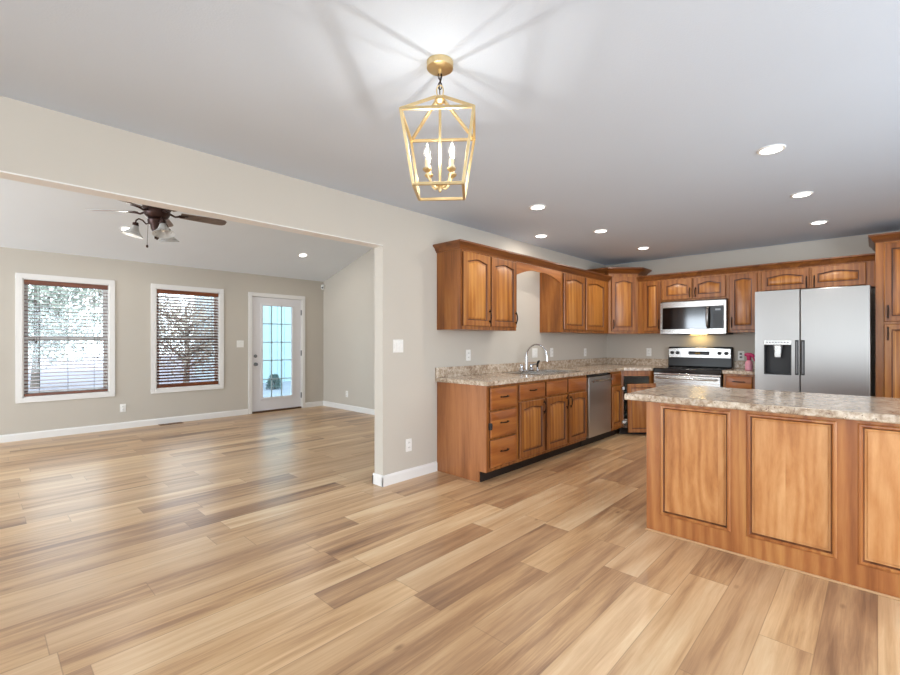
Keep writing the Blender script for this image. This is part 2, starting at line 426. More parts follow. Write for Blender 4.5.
def blind(w, label, tilt, gather):
    x0, x1, z0, z1 = w; x0 += .016; x1 -= .016; g = 'brown slatted blinds in the living room windows'
    r = thing('window_blind', label, 'blind', (0, YF + .016, z0), 0, g); hz = z1 - z0
    hd = MB().box(x0 - .002, x1 + .002, -.024, .02, hz - .075, hz - .012).build('head_rail', M['blind'], r, bevel=.004)
    n = 29; zb = .05 + gather; zt = hz - .10
    b = MB(); L = .0245; ta = R(tilt)
    for i in range(n):
        z = zb + (zt - zb) * (i + .5) / n
        d0, d1 = (-L * cos(ta), -L * sin(ta)), (L * cos(ta), L * sin(ta)); th = .0022
        b.add([(x, .0 + y, z + zz + q) for q in (-th, th) for x in (x0, x1) for y, zz in (d0, d1)],
              [(0, 1, 3, 2), (4, 6, 7, 5), (0, 4, 5, 1), (2, 3, 7, 6), (0, 2, 6, 4), (1, 5, 7, 3)])
    sl = b.build('slats', M['blind'], r, smooth=0)
    MB().box(x0, x1, -.024, .024, .014, .05 + gather * .6).build('bottom_rail', M['blind'], r, bevel=.004)
    for fx in (.17, .5, .83):
        x = x0 + (x1 - x0) * fx
        b = MB()
        for y in (-.024, .024): b.tube([(x, y, .05), (x, y, hz - .07)], .0012, 5)
        b.build('ladder_cord', M['cord'], r)
    for fx, zt_, in ((.12, .76), (.88, .52)):
        x = x0 + (x1 - x0) * fx
        b = MB()
        for k, dx in enumerate((-.012, .012)):
            ze = zt_ - .03 * k * (1 if fx < .5 else -1.2)
            b.tube([(x + dx * .4, -.03, hz - .06), (x + dx, -.03, ze)], .0014, 5)
            b.lathe([(.002, .03), (.006, .022), (.010, .006), (.008, 0)], (x + dx, -.03, ze - .03), 10)
        b.build('pull_cord', M['cord'], r)
    return r
blind(WIN[0], 'brown slatted blind in the window farther from the glazed door, slats nearly level', 10, 0)
blind(WIN[1], 'brown slatted blind in the window nearer the glazed door, slats tilted', 24, .035)

def ext_door():
    x0, x1, _, z1 = DOOR; r = sroot('door_1', (0, YF, 0)); t = .06
    b = MB(); b.box(x0 - t, x1 + t, -.018, 0, z1, z1 + t); b.box(x0 - t, x0, -.018, 0, 0, z1); b.box(x1, x1 + t, -.018, 0, 0, z1)
    b.build('door_casing', M['trim'], r, bevel=.003)
    b = MB(); b.box(x0, x0 + .012, 0, T, 0, z1); b.box(x1 - .012, x1, 0, T, 0, z1); b.box(x0, x1, 0, T, z1 - .012, z1)
    b.build('door_jamb', M['trim'], r)
    MB().box(x0 + .012, x1 - .012, -.01, T, 0, .03).build('threshold', plain('bronze_threshold', '#5b4230', .4, metal=.4), r, bevel=.003)
    a, c = x0 + .016, x1 - .016; gx0, gx1, gz0, gz1 = 3.535, 4.093, .262, 1.915; y0, y1 = .012, .056
    b = MB()
    holes(b, a, c, .034, z1 - .016, [(gx0, gx1, gz0, gz1)], lambda p, q, d, e: b.box(p, q, y0, y1, d, e))
    slab = b.build('door_slab', M['door_white'], r)
    b = MB(); m = .036
    for p, q, d, e in ((gx0 - m, gx1 + m, gz1 - .004, gz1 + m), (gx0 - m, gx1 + m, gz0 - m, gz0 + .004), (gx0 - m, gx0 + .004, gz0, gz1), (gx1 - .004, gx1 + m, gz0, gz1)):
        b.box(p, q, y0 - .012, y0 + .002, d, e)
    b.build('lite_frame', M['door_white'], slab, bevel=.005)
    MB().box(gx0, gx1, .03, .036, gz0, gz1).build('pane', M['doorpane'], slab)
    b = MB()
    for x in (3.709, 3.898): b.box(x - .009, x + .009, .024, .042, gz0, gz1)
    for z in (1.591, 1.257, .927, .585): b.box(gx0, gx1, .024, .042, z - .009, z + .009)
    b.build('muntins', plain('grey_grille', '#a9bcc0', .5), slab)
    MB().lathe([(.0, -.062), (.02, -.06), (.028, -.045), (.024, -.03), (.011, -.022), (.011, -.008), (.032, -.006), (.032, 0)], (3.408, y0, .865), 20, axis='y').build('door_knob', M['gray'], slab)
    MB().lathe([(.0, -.028), (.018, -.026), (.02, -.01), (.03, -.006), (.03, 0)], (3.408, y0, 1.011), 20, axis='y').build('deadbolt', M['gray'], slab)
    for z in (.25, 1.05, 1.82): MB().box(c - .004, x1 - .002, y0 - .014, y0 + .004, z - .05, z + .05).build('hinge', M['gray'], r)
ext_door()

# ------------------------------------------------------------------ outside (seen through the panes)
struct(MB().box(-30, 40, YF + T, 60, -.55, -.35).build('ground_outside', M['snow'], smooth=0))
bd = thing('metal_building', 'pale ribbed metal building seen through the glazed door', 'building', (9.8, 17.4, -.35))
b = MB(); b.box(-3.0, 5, 0, 5, 0, 5.2)
for i in range(27): b.box(-3.0 + i * .3, -2.97 + i * .3, -.025, 0, 0, 5.2)
b.build('wall_siding', M['siding'], bd)
MB().prism([(-.3, 5.17), (5.3, 5.17), (2.5, 6.1)], -3.2, 5.2, axis='x').build('roof', plain('white_roof', '#e4eef2', .5), bd)
def tree(x, y, h, mat, label, name='leafless_tree', seed=0, n=900, spread=1.0):
    rg = random.Random(seed); r = thing(name, label, 'tree', (x, y, -.35), 0, 'trees outside the living room windows')
    b = MB(); b.tube([(0, 0, -.05), (.05, 0, h * .35), (.02, .05, h * .8)], [h * .03, h * .02, h * .008], 8)
    tips = []
    for k in range(14):
        z = h * rg.uniform(.25, .75); a = rg.uniform(0, 2 * pi); L = h * rg.uniform(.2, .38) * spread
        p = Vector((0, 0, z)); q = p + Vector((cos(a) * L, sin(a) * L, L * .55))
        b.tube([p, (p + q) / 2 + Vector((0, 0, -.05 * L)), q], [h * .011, h * .007, .01], 6); tips += [p.lerp(q, t) for t in (.4, .7, 1)]
    b.build('trunk', M['bark'], r)
    b = MB()
    for k in range(n):
        p = rg.choice(tips) + Vector((rg.gauss(0, .1), rg.gauss(0, .1), rg.gauss(0, .09))) * h
        if p.z < h * .12: continue
        s = rg.uniform(.05, .12) * h * (.26 if h > 4 else .17); u = Vector((rg.gauss(0, 1), rg.gauss(0, 1), rg.gauss(0, 1))).normalized(); w = u.orthogonal().normalized()
        b.add([p - u * s, p + w * s * .5, p + u * s, p - w * s * .5], [(0, 1, 2, 3)])
    b.build('foliage', mat, r, smooth=0)
tree(1.4, 21, 4.4, M['leaf'], 'grey green tree straight behind the first blind', 'leafy_tree', 1, 3000)
tree(4.2, 14.6, 3.3, M['leafb'], 'tan leaved tree behind the tilted blind', 'leafy_tree', 3, 4200)
tree(5.6, 30, 5.4, M['leafb'], 'tan tree between the pale metal building and the nearer trees', 'leafy_tree', 4, 2000)
tree(-3.2, 29, 5.4, M['leaf'], 'grey green tree behind the outer edge of the first blind', 'leafy_tree', 5, 2000)
sh = thing('evergreen_shrub', 'dark evergreen shrub in front of the pale metal building', 'shrub', (7.0, 14.9, -.35))
b = MB(); rg = random.Random(9)
for k in range(700):
    a, z = rg.uniform(0, 2 * pi), rg.uniform(.02, .5); rr = .27 * (1 - (z / .62) ** 2) * rg.uniform(.5, 1)
    p = Vector((cos(a) * rr, sin(a) * rr, z)); u = Vector((rg.gauss(0, 1), rg.gauss(0, 1), rg.gauss(0, 1))).normalized(); w = u.orthogonal().normalized()
    b.add([p - u * .05, p + w * .02, p + u * .05, p - w * .02], [(0, 1, 2, 3)])
b.build('needles', M['shrub'], sh, smooth=0)
MB().tube([(0, 0, -.05), (0, 0, .35)], .03, 8).build('stem', M['bark'], sh)

# ------------------------------------------------------------------ cabinet parts
def ring_mesh(rings, w, h, glaze=(), arch=0.0, nt=15, panel_from=99):
    """rings: (inset, y, use_arch); local x 0..w, z 0..h, front towards -y"""
    b = MB(); loops = []
    for d, y, ar in rings:
        x0, x1, z0, z1 = d, w - d, d, h - d
        pts = [(x0, y, z0), (x1, y, z0)]
        for i in range(nt):
            u = i / (nt - 1); x = x1 + (x0 - x1) * u
            s = max(0.0, (abs(2 * u - 1) - .05) / .95)
            pts.append((x, y, z1 - (arch * (s * s * (3 - 2 * s)) if ar else 0)))
        loops.append(pts)
    n = len(loops[0])
    for pts in loops: b.v += pts
    for k in range(len(loops) - 1):
        for i in range(n):
            j = (i + 1) % n
            b.f.append((k * n + i, k * n + j, (k + 1) * n + j, (k + 1) * n + i)); b.mi.append(1 if k in glaze else (2 if k >= panel_from else 0))
    b.f.append(tuple(range(n))[::-1]); b.mi.append(0)
    k = len(loops) - 1; b.f.append(tuple(range(k * n, k * n + n))); b.mi.append(2 if panel_from < 90 else 0)
    return b

def pull(parent, x, z, vertical=True, L=.115, y=-.02):
    b = MB(); pts = []
    for i in range(9):
        u = i / 8; a = (u - .5) * L; out = -.012 - .014 * sin(pi * u)
        pts.append((a, out))
    rs = [.0042 + .0022 * sin(pi * i / 8) for i in range(9)]
    P = (lambda a, o: (x, y + o, z + a)) if vertical else (lambda a, o: (x + a, y + o, z))
    b.tube([P(a, o) for a, o in pts], rs, 8)
    for s in (-1, 1):
        b.tube([P(s * L * .42, 0), P(s * L * .42, -.016)], [.008, .005], 8)
        b.tube([P(s * L * .5, -.010), P(s * L * .62, -.006)], [.006, .002], 8)
    return b.build('pull', M['pull'], parent)

def panel_door(parent, x, z, w, h, arch=.03, rail=.055, pull_at=None, t=.022, mats=None, name='door'):
    rail = min(rail, w * .27, h * .3); arch = min(arch * .75, h * .1)
    g = min(.046, w * .13, h * .16)
    rg = [(0, 0, 0), (0, -t + .006, 0), (.006, -t, 0), (rail, -t, 1), (rail + .005, -t + .010, 1), (rail + .011, -t + .011, 1), (rail + g * .55, -t + .007, 1), (rail + g, -t + .001, 1)]
    o = ring_mesh(rg, w, h, (0, 3, 4), arch, panel_from=6).build(name, mats or [M['wood'], M['glaze'], M['wood_panel']], parent, loc=(x, 0, z), smooth=25)
    if pull_at: pull(o, pull_at[0], pull_at[1], True, y=-t)
    return o
def drawer(parent, x, z, w, h, has_pull=True, t=.02, name='drawer'):
    rg = [(0, 0, 0), (0, -t + .006, 0), (.003, -t + .003, 0), (.010, -t, 0)]
    o = ring_mesh(rg, w, h, (0,)).build(name, [M['wood_h'], M['glaze']], parent, loc=(x, 0, z), smooth=25)
    if has_pull: pull(o, w / 2, h / 2 + .01, False, y=-t)
    return o

def base_cab(label, org, rz, w, fronts, depth=.61, side=None, group=None, top=.876, endcap=False, hollow=False):
    """fronts: list of ('door',x,z,w,h,pull) / ('drawer',x,z,w,h,pull); origin at left end of the face, on the floor"""
    r = thing('base_cabinet', label, 'cabinet', org, rz, group)
    b = MB()
    if endcap:   # finished end panel running down to the floor, notched for the toe kick
        b.prism([(0, .10), (.085, .10), (.085, 0), (depth, 0), (depth, top), (0, top)], 0, .018, axis='x', mi=1)
        b.box(.018, w, 0, depth, .10, top)
    elif hollow:
        for q in ((0, w, 0, .018, .10, top), (0, .018, .018, depth, .10, top), (w - .018, w, .018, depth, .10, top), (.018, w - .018, depth - .01, depth, .10, top), (.018, w - .018, .018, depth - .01, .10, .118)): b.box(*q)
    else: b.box(0, w, 0, depth, .10, top)
    b.build('carcass', [M['wood'], M['wood_side']], r, bevel=.0015)
    MB().box(.018 if endcap else 0, w, .075, .095, 0, .10).build('toe_kick', M['toe'], r)
    for f in fronts:
        k, x, z, ww, hh, p = f
        if k == 'door': panel_door(r, x, z, ww, hh, .022, pull_at=p)
        elif k == 'flat': panel_door(r, x, z, ww, hh, 0, pull_at=p)
        else: drawer(r, x, z, ww, hh, p)
    return r

YB0 = 2.52     # face of the base cabinets along the partition
GB = 'base cabinets along the sink wall'
r = base_cab('end base cabinet with three drawers nearest the wall opening', (3.12, YB0, 0), 0, .475,
         [('drawer', .045, .655, .40, .195, True), ('drawer', .045, .40, .40, .235, True), ('drawer', .045, .135, .40, .245, True)], .617, endcap=True, group=GB)
b = MB().box(.034, .056, -.030, 0, .478, .538).box(.039, .051, -.035, -.030, .49, .526)
b.build('child_latch', M['blackmatte'], r, bevel=.002)
base_cab('base cabinet with one drawer over one door between drawers and sink', (3.596, YB0, 0), 0, .494,
         [('drawer', .02, .70, .455, .15, True), ('door', .02, .135, .455, .545, (.425, .46))], .617, group=GB)
base_cab('wide base cabinet under the sink with two doors', (4.092, YB0, 0), 0, .928,
         [('drawer', .015, .70, .43, .15, False), ('drawer', .475, .70, .43, .15, False),
          ('door', .015, .135, .43, .545, (.405, .46)), ('door', .475, .135, .43, .545, (.028, .46))], .617, group=GB, hollow=True)
base_cab('narrow base cabinet between dishwasher and open corner', (5.66, YB0, 0), 0, .375,
         [('drawer', .05, .70, .29, .15, False), ('door', .05, .135, .29, .545, None)], .617, group=GB)

# dishwasher
dw = thing('dishwasher', 'stainless dishwasher built in under the counter', 'dishwasher', (5.022, YB0, 0))
MB().box(.004, .634, .01, .58, .10, .874).build('tub', M['blackmatte'], dw)
MB().box(.012, .626, -.028, .012, .115, .842).build('door_panel', M['steel_door'], dw, bevel=.004)
MB().box(.012, .626, -.022, .012, .845, .868).build('control_strip', M['blackglass'], dw, bevel=.003)
b = MB(); b.tube([(.05, -.062, .79), (.588, -.062, .79)], .011, 12)
for x in (.075, .563): b.tube([(x, -.028, .79), (x, -.062, .79)], .008, 10)
b.build('handle', M['steel'], dw)
MB().box(.004, .634, .07, .09, 0, .10).build('toe_kick', M['toe'], dw)

# corner base cabinet, diagonal front, its door off and standing ajar
P0, P1 = Vector((6.04, 2.52, 0)), Vector((6.34, 2.20, 0)); DL = (P1 - P0).length; ang = math.atan2(P1.y - P0.y, P1.x - P0.x)
cb = thing('corner_cabinet', 'corner base cabinet with its diagonal door hanging loose', 'cabinet', P0, ang)
mi_ = Matrix.Translation(P0) @ Matrix.Rotation(ang, 4, 'Z'); inv = mi_.inverted()
def loc2(p): return tuple((inv @ Vector(p)).xy)
poly = [(6.04, 2.52), (6.34, 2.20), (6.93, 2.20), (6.93, 3.12), (6.04, 3.12)]
lp = [loc2((x, y, 0)) for x, y in poly]
b = MB()
def wallseg(a, c, z0, z1, th=.016, mi=0):
    a, c = Vector(a), Vector(c); d = (c - a).normalized(); nrm = Vector((-d.y, d.x)) * th
    b.prism([tuple(a), tuple(c), tuple(c + nrm), tuple(a + nrm)], z0, z1, mi)
for i in (1, 2, 3, 4): wallseg(lp[i], lp[(i + 1) % 5], .10, .874)
b.prism(lp, .10, .118)
b.build('carcass', M['melamine'], cb)
b = MB(); b.box(0, DL, 0, .02, .80, .876); b.box(0, .03, 0, .02, .10, .80); b.box(DL - .06, DL, 0, .02, .10, .80); b.box(0, DL, 0, .02, .10, .125)
b.build('face_frame', M['wood'], cb, bevel=.0015)
MB().box(0, DL, .06, .08, 0, .10).build('toe_kick', M['toe'], cb)
tc = loc2((6.50, 2.68, 0))
for z in (.16, .46):
    MB().lathe([(.012, z), (.36, z), (.375, z + .005), (.375, z + .045), (.365, z + .045), (.36, z + .012), (.012, z + .012)], (tc[0], tc[1], 0), 40).build('carousel_tray', M['white'], cb)
MB().tube([(tc[0], tc[1], .118), (tc[0], tc[1], .86)], .012, 10).build('carousel_pole', M['chrome'], cb)
d = panel_door(cb, 0, 0, .375, .655, 0, rail=.05, mats=[M['wood'], M['glaze'], M['wood']])
d.location = (.065, -.052, .045); d.rotation_euler = (R(1.2), R(-1.5), R(-2))
for z in (.62, .16): MB().box(.005, .05, -.03, -.004, z, z + .035).build('hinge', M['steel'], cb)

# base right of the range
base_cab('small base cabinet squeezed between range and refrigerator', (6.34, 1.375, 0), R(-90), .335,
         [('drawer', .03, .70, .275, .15, True), ('door', .03, .135, .275, .545, (.03, .46))], group=None)

# ------------------------------------------------------------------ countertops
ct = thing('countertop', 'long L shaped speckled countertop along the sink wall', 'countertop', (0, 0, 0))
ZT0, ZT1 = .877, .915
sx0, sx1, sy0, sy1 = 4.12, 4.93, 2.58, 3.03
b = MB()
for a, c, d, e in ((3.095, sx0, 2.485, YW - .002), (sx1, 6.0, 2.485, YW - .002), (sx0, sx1, 2.485, sy0), (sx0, sx1, sy1, YW - .002)): b.box(a, c, d, e, ZT0, ZT1)
b.prism([(6.0, 2.485), (6.045, 2.485), (6.30, 2.20), (XK - .002, 2.20), (XK - .002, YW - .002), (6.0, YW - .002)], ZT0, ZT1)
b.build('worktop', M['granite'], ct)
MB().box(3.095, XK - .002, YW - .02, YW - .002, ZT1, 1.015).build('backsplash', M['granite'], ct, bevel=.003)
MB().box(XK - .02, XK - .002, 2.20, YW - .02, ZT1, 1.015).build('backsplash', M['granite'], ct, bevel=.003)
ct2 = thing('countertop', 'short piece of speckled countertop between range and refrigerator', 'countertop', (0, 0, 0))
MB().box(6.30, XK - .002, 1.035, 1.378, ZT0, ZT1).build('worktop', M['granite'], ct2, bevel=.004)
MB().box(XK - .02, XK - .002, 1.035, 1.378, ZT1, 1.015).build('backsplash', M['granite'], ct2, bevel=.003)

# sink and faucet
sk = thing('sink', 'stainless double bowl sink set into the long counter', 'sink', (sx0, sy0, ZT1))
w_, h_ = sx1 - sx0, sy1 - sy0
b = MB(); e = .018; zr = .0065
b.box(-e, w_ + e, -e, .03, .0006, zr); b.box(-e, w_ + e, h_ - .07, h_ + e, .0006, zr); b.box(-e, .03, .03, h_ - .07, .0006, zr); b.box(w_ - .03, w_ + e, .03, h_ - .07, .0006, zr)
b.box(w_ / 2 - .018, w_ / 2 + .018, .03, h_ - .07, .0006, zr)
b.build('rim', M['steel'], sk, bevel=.002)
for x0, x1 in ((.03, w_ / 2 - .018), (w_ / 2 + .018, w_ - .03)):
    b = MB(); y0, y1, zb = .03, h_ - .07, -.17
    v = [(x0, y0, .003), (x1, y0, .003), (x1, y1, .003), (x0, y1, .003), (x0 + .02, y0 + .02, zb), (x1 - .02, y0 + .02, zb), (x1 - .02, y1 - .02, zb), (x0 + .02, y1 - .02, zb)]
    b.add(v, [(0, 1, 5, 4), (1, 2, 6, 5), (2, 3, 7, 6), (3, 0, 4, 7), (4, 5, 6, 7)])
    bo = b.build('bowl', M['steel'], sk)
    MB().lathe([(.045, zb + .001), (.045, zb + .004), (.03, zb + .002), (0, zb + .002)], ((x0 + x1) / 2, (y0 + y1) / 2, 0), 20).build('drain', M['chrome'], bo)
fc = thing('faucet', 'chrome high arc faucet with two handles behind the sink', 'faucet', (4.46, 2.995, ZT1 + zr))
MB().box(-.13, .13, -.028, .028, 0, .018).build('base_plate', M['chrome'], fc, bevel=.008)
pts = [(0, 0, .015), (0, 0, .17)] + [(.022 * (1 - cos(a)), -.125 + .125 * cos(a), .17 + .145 * sin(a)) for a in [pi * i / 14 for i in range(1, 15)]] + [(.045, -.252, .12)]
MB().tube(pts, [.016, .013] + [.0105] * 14 + [.012], 14).build('spout', M['chrome'], fc)
for x in (-.10, .10):
    b = MB().lathe([(.030, .018), (.028, .032), (.020, .045), (.022, .07), (.016, .082), (0, .084)], (x, 0, 0), 18)
    b.tube([(x, 0, .06), (x * 1.25, -.015, .075), (x * 1.6, -.03, .08)], [.011, .009, .007], 8)
    b.build('handle', M['chrome'], fc)
sp = thing('side_sprayer', 'chrome and black side sprayer beside the faucet', 'sprayer', (4.70, 2.995, ZT1 + zr))
MB().lathe([(.024, 0), (.022, .012), (.014, .018), (.014, .035)], n=18).build('holder', M['chrome'], sp)
MB().tube([(0, 0, .03), (0, 0, .07), (-.004, -.012, .10), (-.008, -.032, .112)], [.011, .012, .015, .013], 12).build('spray_head', M['blackmatte'], sp)

# ------------------------------------------------------------------ wall cabinets
YU, XU = 2.835, 6.645
ZU0, ZU1 = 1.385, 2.15
def wall_cab(label, org, rz, w, z0, z1, doors, depth=.305, group=None, poly=None):
    r = thing('wall_cabinet', label, 'cabinet', org, rz, group)
    b = MB()
    if poly: b.prism(poly, z0, z1)
    else: b.box(0, w, 0, depth, z0, z1)
    b.build('carcass', M['wood'], r, bevel=.0015)
    for x, z, ww, hh, arch, p in doors: panel_door(r, x, z, ww, hh, arch, pull_at=p)
    return r
GU = 'wall cabinets along the sink wall'
GK = 'wall cabinets along the range wall'
wall_cab('two door wall cabinet at the open end beside the arched valance', (3.12, YU, 0), 0, .91, ZU0, ZU1,
         [(.035, ZU0 + .035, .405, .70, .035, (.382, .10)), (.462, ZU0 + .035, .43, .70, .035, (.405, .10))], group=GU)
wall_cab('two door wall cabinet between arched valance and diagonal corner cabinet', (4.98, YU, 0), 0, 1.36, ZU0, ZU1,
         [(.045, ZU0 + .035, .55, .70, .035, None), (.63, ZU0 + .035, .58, .70, .035, None)], group=GU)
va = MB(); n = 24; pts = []
for i in range(n + 1):
    u = i / n; s = abs(2 * u - 1); pts.append((.95 * u, 2.075 - .085 * max(0, (s - .25) / .75) ** 1.6))
poly = [(0, ZU1 - .013), *pts, (.95, ZU1 - .013)]
tag(va.prism(poly, 0, .02, axis='y').build('arched_valance', M['wood_h'], loc=(4.03, YU, 0), bevel=.0015), 'arched wooden valance bridging two wall cabinets above the sink', 'valance')
# diagonal corner wall cabinet
Q0, Q1 = Vector((6.34, YU, 0)), Vector((XU, 2.53, 0)); QL = (Q1 - Q0).length; qa = math.atan2(Q1.y - Q0.y, Q1.x - Q0.x)
qi = (Matrix.Translation(Q0) @ Matrix.Rotation(qa, 4, 'Z')).inverted()
lq = [tuple((qi @ Vector((x, y, 0))).xy) for x, y in ((6.34, YU), (XU, 2.53), (XK, 2.53), (XK, YW), (6.34, YW))]
cw = wall_cab('taller diagonal wall cabinet in the kitchen corner with one door', Q0, qa, QL, ZU0, 2.262,
         [(.035, ZU0 + .035, QL - .07, .79, .035, (.03, .10))], poly=lq)
wall_cab('narrow one door wall cabinet between corner cabinet and microwave', (XU, 2.527, 0), R(-90), .332, ZU0, ZU1,
         [(.085, ZU0 + .03, .235, .705, 0, (.21, .10))], group=GK)
wall_cab('short two door wall cabinet above the microwave', (XU, 2.195, 0), R(-90), .80, 1.825, ZU1,
         [(.012, 1.845, .378, .275, .04, (.352, .085)), (.408, 1.845, .378, .275, .04, (.026, .085))], group=GK)
wall_cab('one door wall cabinet between microwave and refrigerator', (XU, 1.395, 0), R(-90), .345, ZU0, ZU1,
         [(.025, ZU0 + .03, .30, .705, .02, (.028, .10))], group=GK)
wall_cab('short two door wall cabinet above the refrigerator', (XU, 1.05, 0), R(-90), 1.036, 1.862, ZU1,
         [(.022, 1.885, .462, .24, .035, (.436, .075)), (.502, 1.885, .462, .24, .035, (.026, .075))], group=GK)

# tall pantry
pn = thing('pantry_cabinet', 'tall pantry cabinet with stacked doors beside the refrigerator', 'cabinet', (6.34, .012, 0), R(-90))
MB().box(0, .80, 0, .605, .10, 2.29).build('carcass', M['wood'], pn, bevel=.0015)
MB().box(0, .80, .07, .09, 0, .10).build('toe_kick', M['toe'], pn)
for x, px_ in ((.062, .03), (.425, .33)):
    panel_door(pn, x, 1.470, .355, .79, 0, pull_at=(px_, .10)); panel_door(pn, x, .125, .355, 1.32, 0, pull_at=(px_, 1.225))

# crown moulding: swept profile along a polyline (x,y), outward on the left-hand normal given
def crown(path, z, outw=.055, hh=.075, scale=1.0):
    pr = [(0, 0), (.008, 0), (.012, .012), (.022, .02), (outw * .55, hh * .52), (outw * .85, hh * .72), (outw, hh * .80), (outw, hh), (0, hh)]
    b = MB(); n = len(pr); V = [Vector(p) for p in path]; rows = []
    for i, p in enumerate(V):
        ns = []
        if i > 0: d = (V[i] - V[i - 1]).normalized(); ns.append(Vector((d.y, -d.x)))
        if i < len(V) - 1: d = (V[i + 1] - V[i]).normalized(); ns.append(Vector((d.y, -d.x)))
        m = sum(ns, Vector((0, 0))).normalized(); k = 1 / max(.3, m.dot(ns[0]))
        rows.append([(p.x + m.x * a * k, p.y + m.y * a * k, z + q) for a, q in pr])
    for rw in rows: b.v += rw
    for i in range(len(rows) - 1):
        for j in range(n): b.f.append((i * n + j, i * n + (j + 1) % n, (i + 1) * n + (j + 1) % n, (i + 1) * n + j)); b.mi.append(0)
    b.f.append(tuple(range(n))[::-1]); b.mi.append(0); b.f.append(tuple(range((len(rows) - 1) * n, len(rows) * n))); b.mi.append(0)
    return b
o = crown([(3.12, YW), (3.12, YU), (6.345, YU)], ZU1 - .012).build('crown_molding', M['crown'], smooth=25)
tag(o, 'dark wood crown molding capping the cabinets of the sink wall', 'molding')
o = crown([(XU, 2.525), (XU, .014)], ZU1 - .012).build('crown_molding', M['crown'], smooth=25)
tag(o, 'dark wood crown molding capping the cabinets of the range wall', 'molding')
def tolocal(b, m): return b.xf(m)
mq = (Matrix.Translation(Q0) @ Matrix.Rotation(qa, 4, 'Z')).inverted()
crown([(6.34, YW - .003), (6.34, YU), (XU, 2.53), (XK - .003, 2.53)], 2.262 - .012, .09, .088).xf(mq).build('crown', M['crown'], cw, smooth=25)
mp = (Matrix.Translation((6.34, .012, 0)) @ Matrix.Rotation(R(-90), 4, 'Z')).inverted()
crown([(XK - .004, .012), (6.34, .012), (6.34, -.788)], 2.29 - .012, .055, .08).xf(mp).build('crown', M['crown'], pn, smooth=25)

# ------------------------------------------------------------------ range
rn = thing('range', 'stainless electric range with black glass cooktop', 'range', (6.29, 2.182, 0), R(-90))   # local x to the right, -y to the room
RW = .80
MB().box(.004, RW - .004, 0, .60, .02, .85).build('body', M['black'], rn)
MB().box(0, RW, -.022, .59, .856, .918).build('cooktop', M['blackglass'], rn, bevel=.008)
for x, y, r_ in ((.2, .16, .10), (.58, .16, .08), (.2, .43, .08), (.58, .43, .10)):
    MB().lathe([(r_ - .003, .9184), (r_, .9184), (r_, .9188), (r_ - .003, .9188), (r_ - .003, .9184)], (x, y, 0), 36, cap=False).build('burner_ring', M['gray'], rn)
od = MB().box(.008, RW - .008, -.028, 0, .21, .830).build('oven_door', M['steel'], rn, bevel=.006)
MB().box(.13, RW - .13, -.031, -.027, .34, .66).build('oven_window', M['blackglass'], od, bevel=.002)
b = MB(); b.tube([(.05, -.078, .795), (.12, -.085, .795), (RW - .12, -.085, .795), (RW - .05, -.078, .795)], .013, 12)
for x in (.07, RW - .07): b.tube([(x, -.028, .795), (x, -.08, .795)], .012, 10)
b.build('handle', M['steel'], od)
MB().box(.004, RW - .004, -.024, 0, .834, .855).build('vent_trim', M['chrome'], rn, bevel=.003)
MB().box(.008, RW - .008, -.026, 0, .03, .20).build('storage_drawer', M['steel'], rn, bevel=.005)
bg = MB().prism([(.56, .918), (.648, .918), (.648, 1.195), (.60, 1.195), (.585, 1.18)], .0, RW, axis='x').build('backguard', M['black'], rn, bevel=.012, segs=3)
# stainless control panel with a gently arched top
b = MB(); pts = []
for i in range(17):
    u = i / 16; pts.append((.014 + (RW - .028) * u, 1.172 + .012 * sin(pi * u)))
poly = [(RW - .014, 1.045), (.014, 1.045)] + pts
b.prism(poly, .552, .592, axis='y').build('control_panel', M['steel'], bg, bevel=.004)
for x in (.065, .135, RW - .145, RW - .065):
    b = MB().lathe([(0, -.028), (.02, -.027), (.023, -.02), (.024, 0)], (x, .552, 1.112), 20, axis='y'); b.box(x - .004, x + .004, .517, .53, 1.096, 1.128)
    b.build('knob', M['blackmatte'], bg)
ds = MB().box(.275, .535, .548, .553, 1.085, 1.135).build('display', M['blackmatte'], bg)
b = MB()
for i, x in enumerate((.365, .378, .398, .411)): b.box(x, x + .009, .5465, .5482, 1.098, 1.116)
b.build('clock_digits', M['amber'], ds)
for x0 in (.288, .45):
    b = MB()
    for i in range(4):
        for z in (1.09, 1.105): b.box(x0 + i * .017, x0 + .011 + i * .017, .5468, .5482, z, z + .006)
    b.build('keypad', M['gray'], ds)

# ------------------------------------------------------------------ microwave (over the range)
mw = thing('microwave', 'stainless over the range microwave with black window', 'microwave', (6.55, 2.187, 1.364), R(-90))
MW, MH = .80, .44
MB().box(0.002, MW - .002, .035, .395, 0.0, MH + .01).build('case', M['blackmatte'], mw)
md = MB()
holes(md, 0, MW, .008, MH, [(.028, MW - .028, .075, MH - .075)], lambda p, q, d, e: md.box(p, q, 0, .04, d, e))
md.build('front_frame', M['steel'], mw, bevel=.003)
MB().box(.028, .60, .004, .036, .075, MH - .075).build('door_window', M['blackglass'], mw, bevel=.002)
cpn = MB().box(.615, MW - .028, .004, .036, .075, MH - .075).build('control_panel', M['black'], mw, bevel=.002)
MB().box(.675, .735, .002, .005, .308, .33).build('clock_display', M['digit'], cpn)
b = MB()
for i in range(3):
    for j in range(6): b.box(.655 + i * .036, .68 + i * .036, .0025, .005, .10 + j * .03, .118 + j * .03)
b.build('keypad', M['blackmatte'], cpn)
b = MB(); b.tube([(.592, .01, .085), (.592, -.03, .115), (.592, -.042, MH / 2), (.592, -.03, MH - .115), (.592, .01, MH - .085)], [.014, .017, .019, .017, .014], 12)
b.build('handle', M['steel_v'], mw)
MB().box(.30, .50, .30, .34, -.001, .001).build('task_light', M['task'], mw)

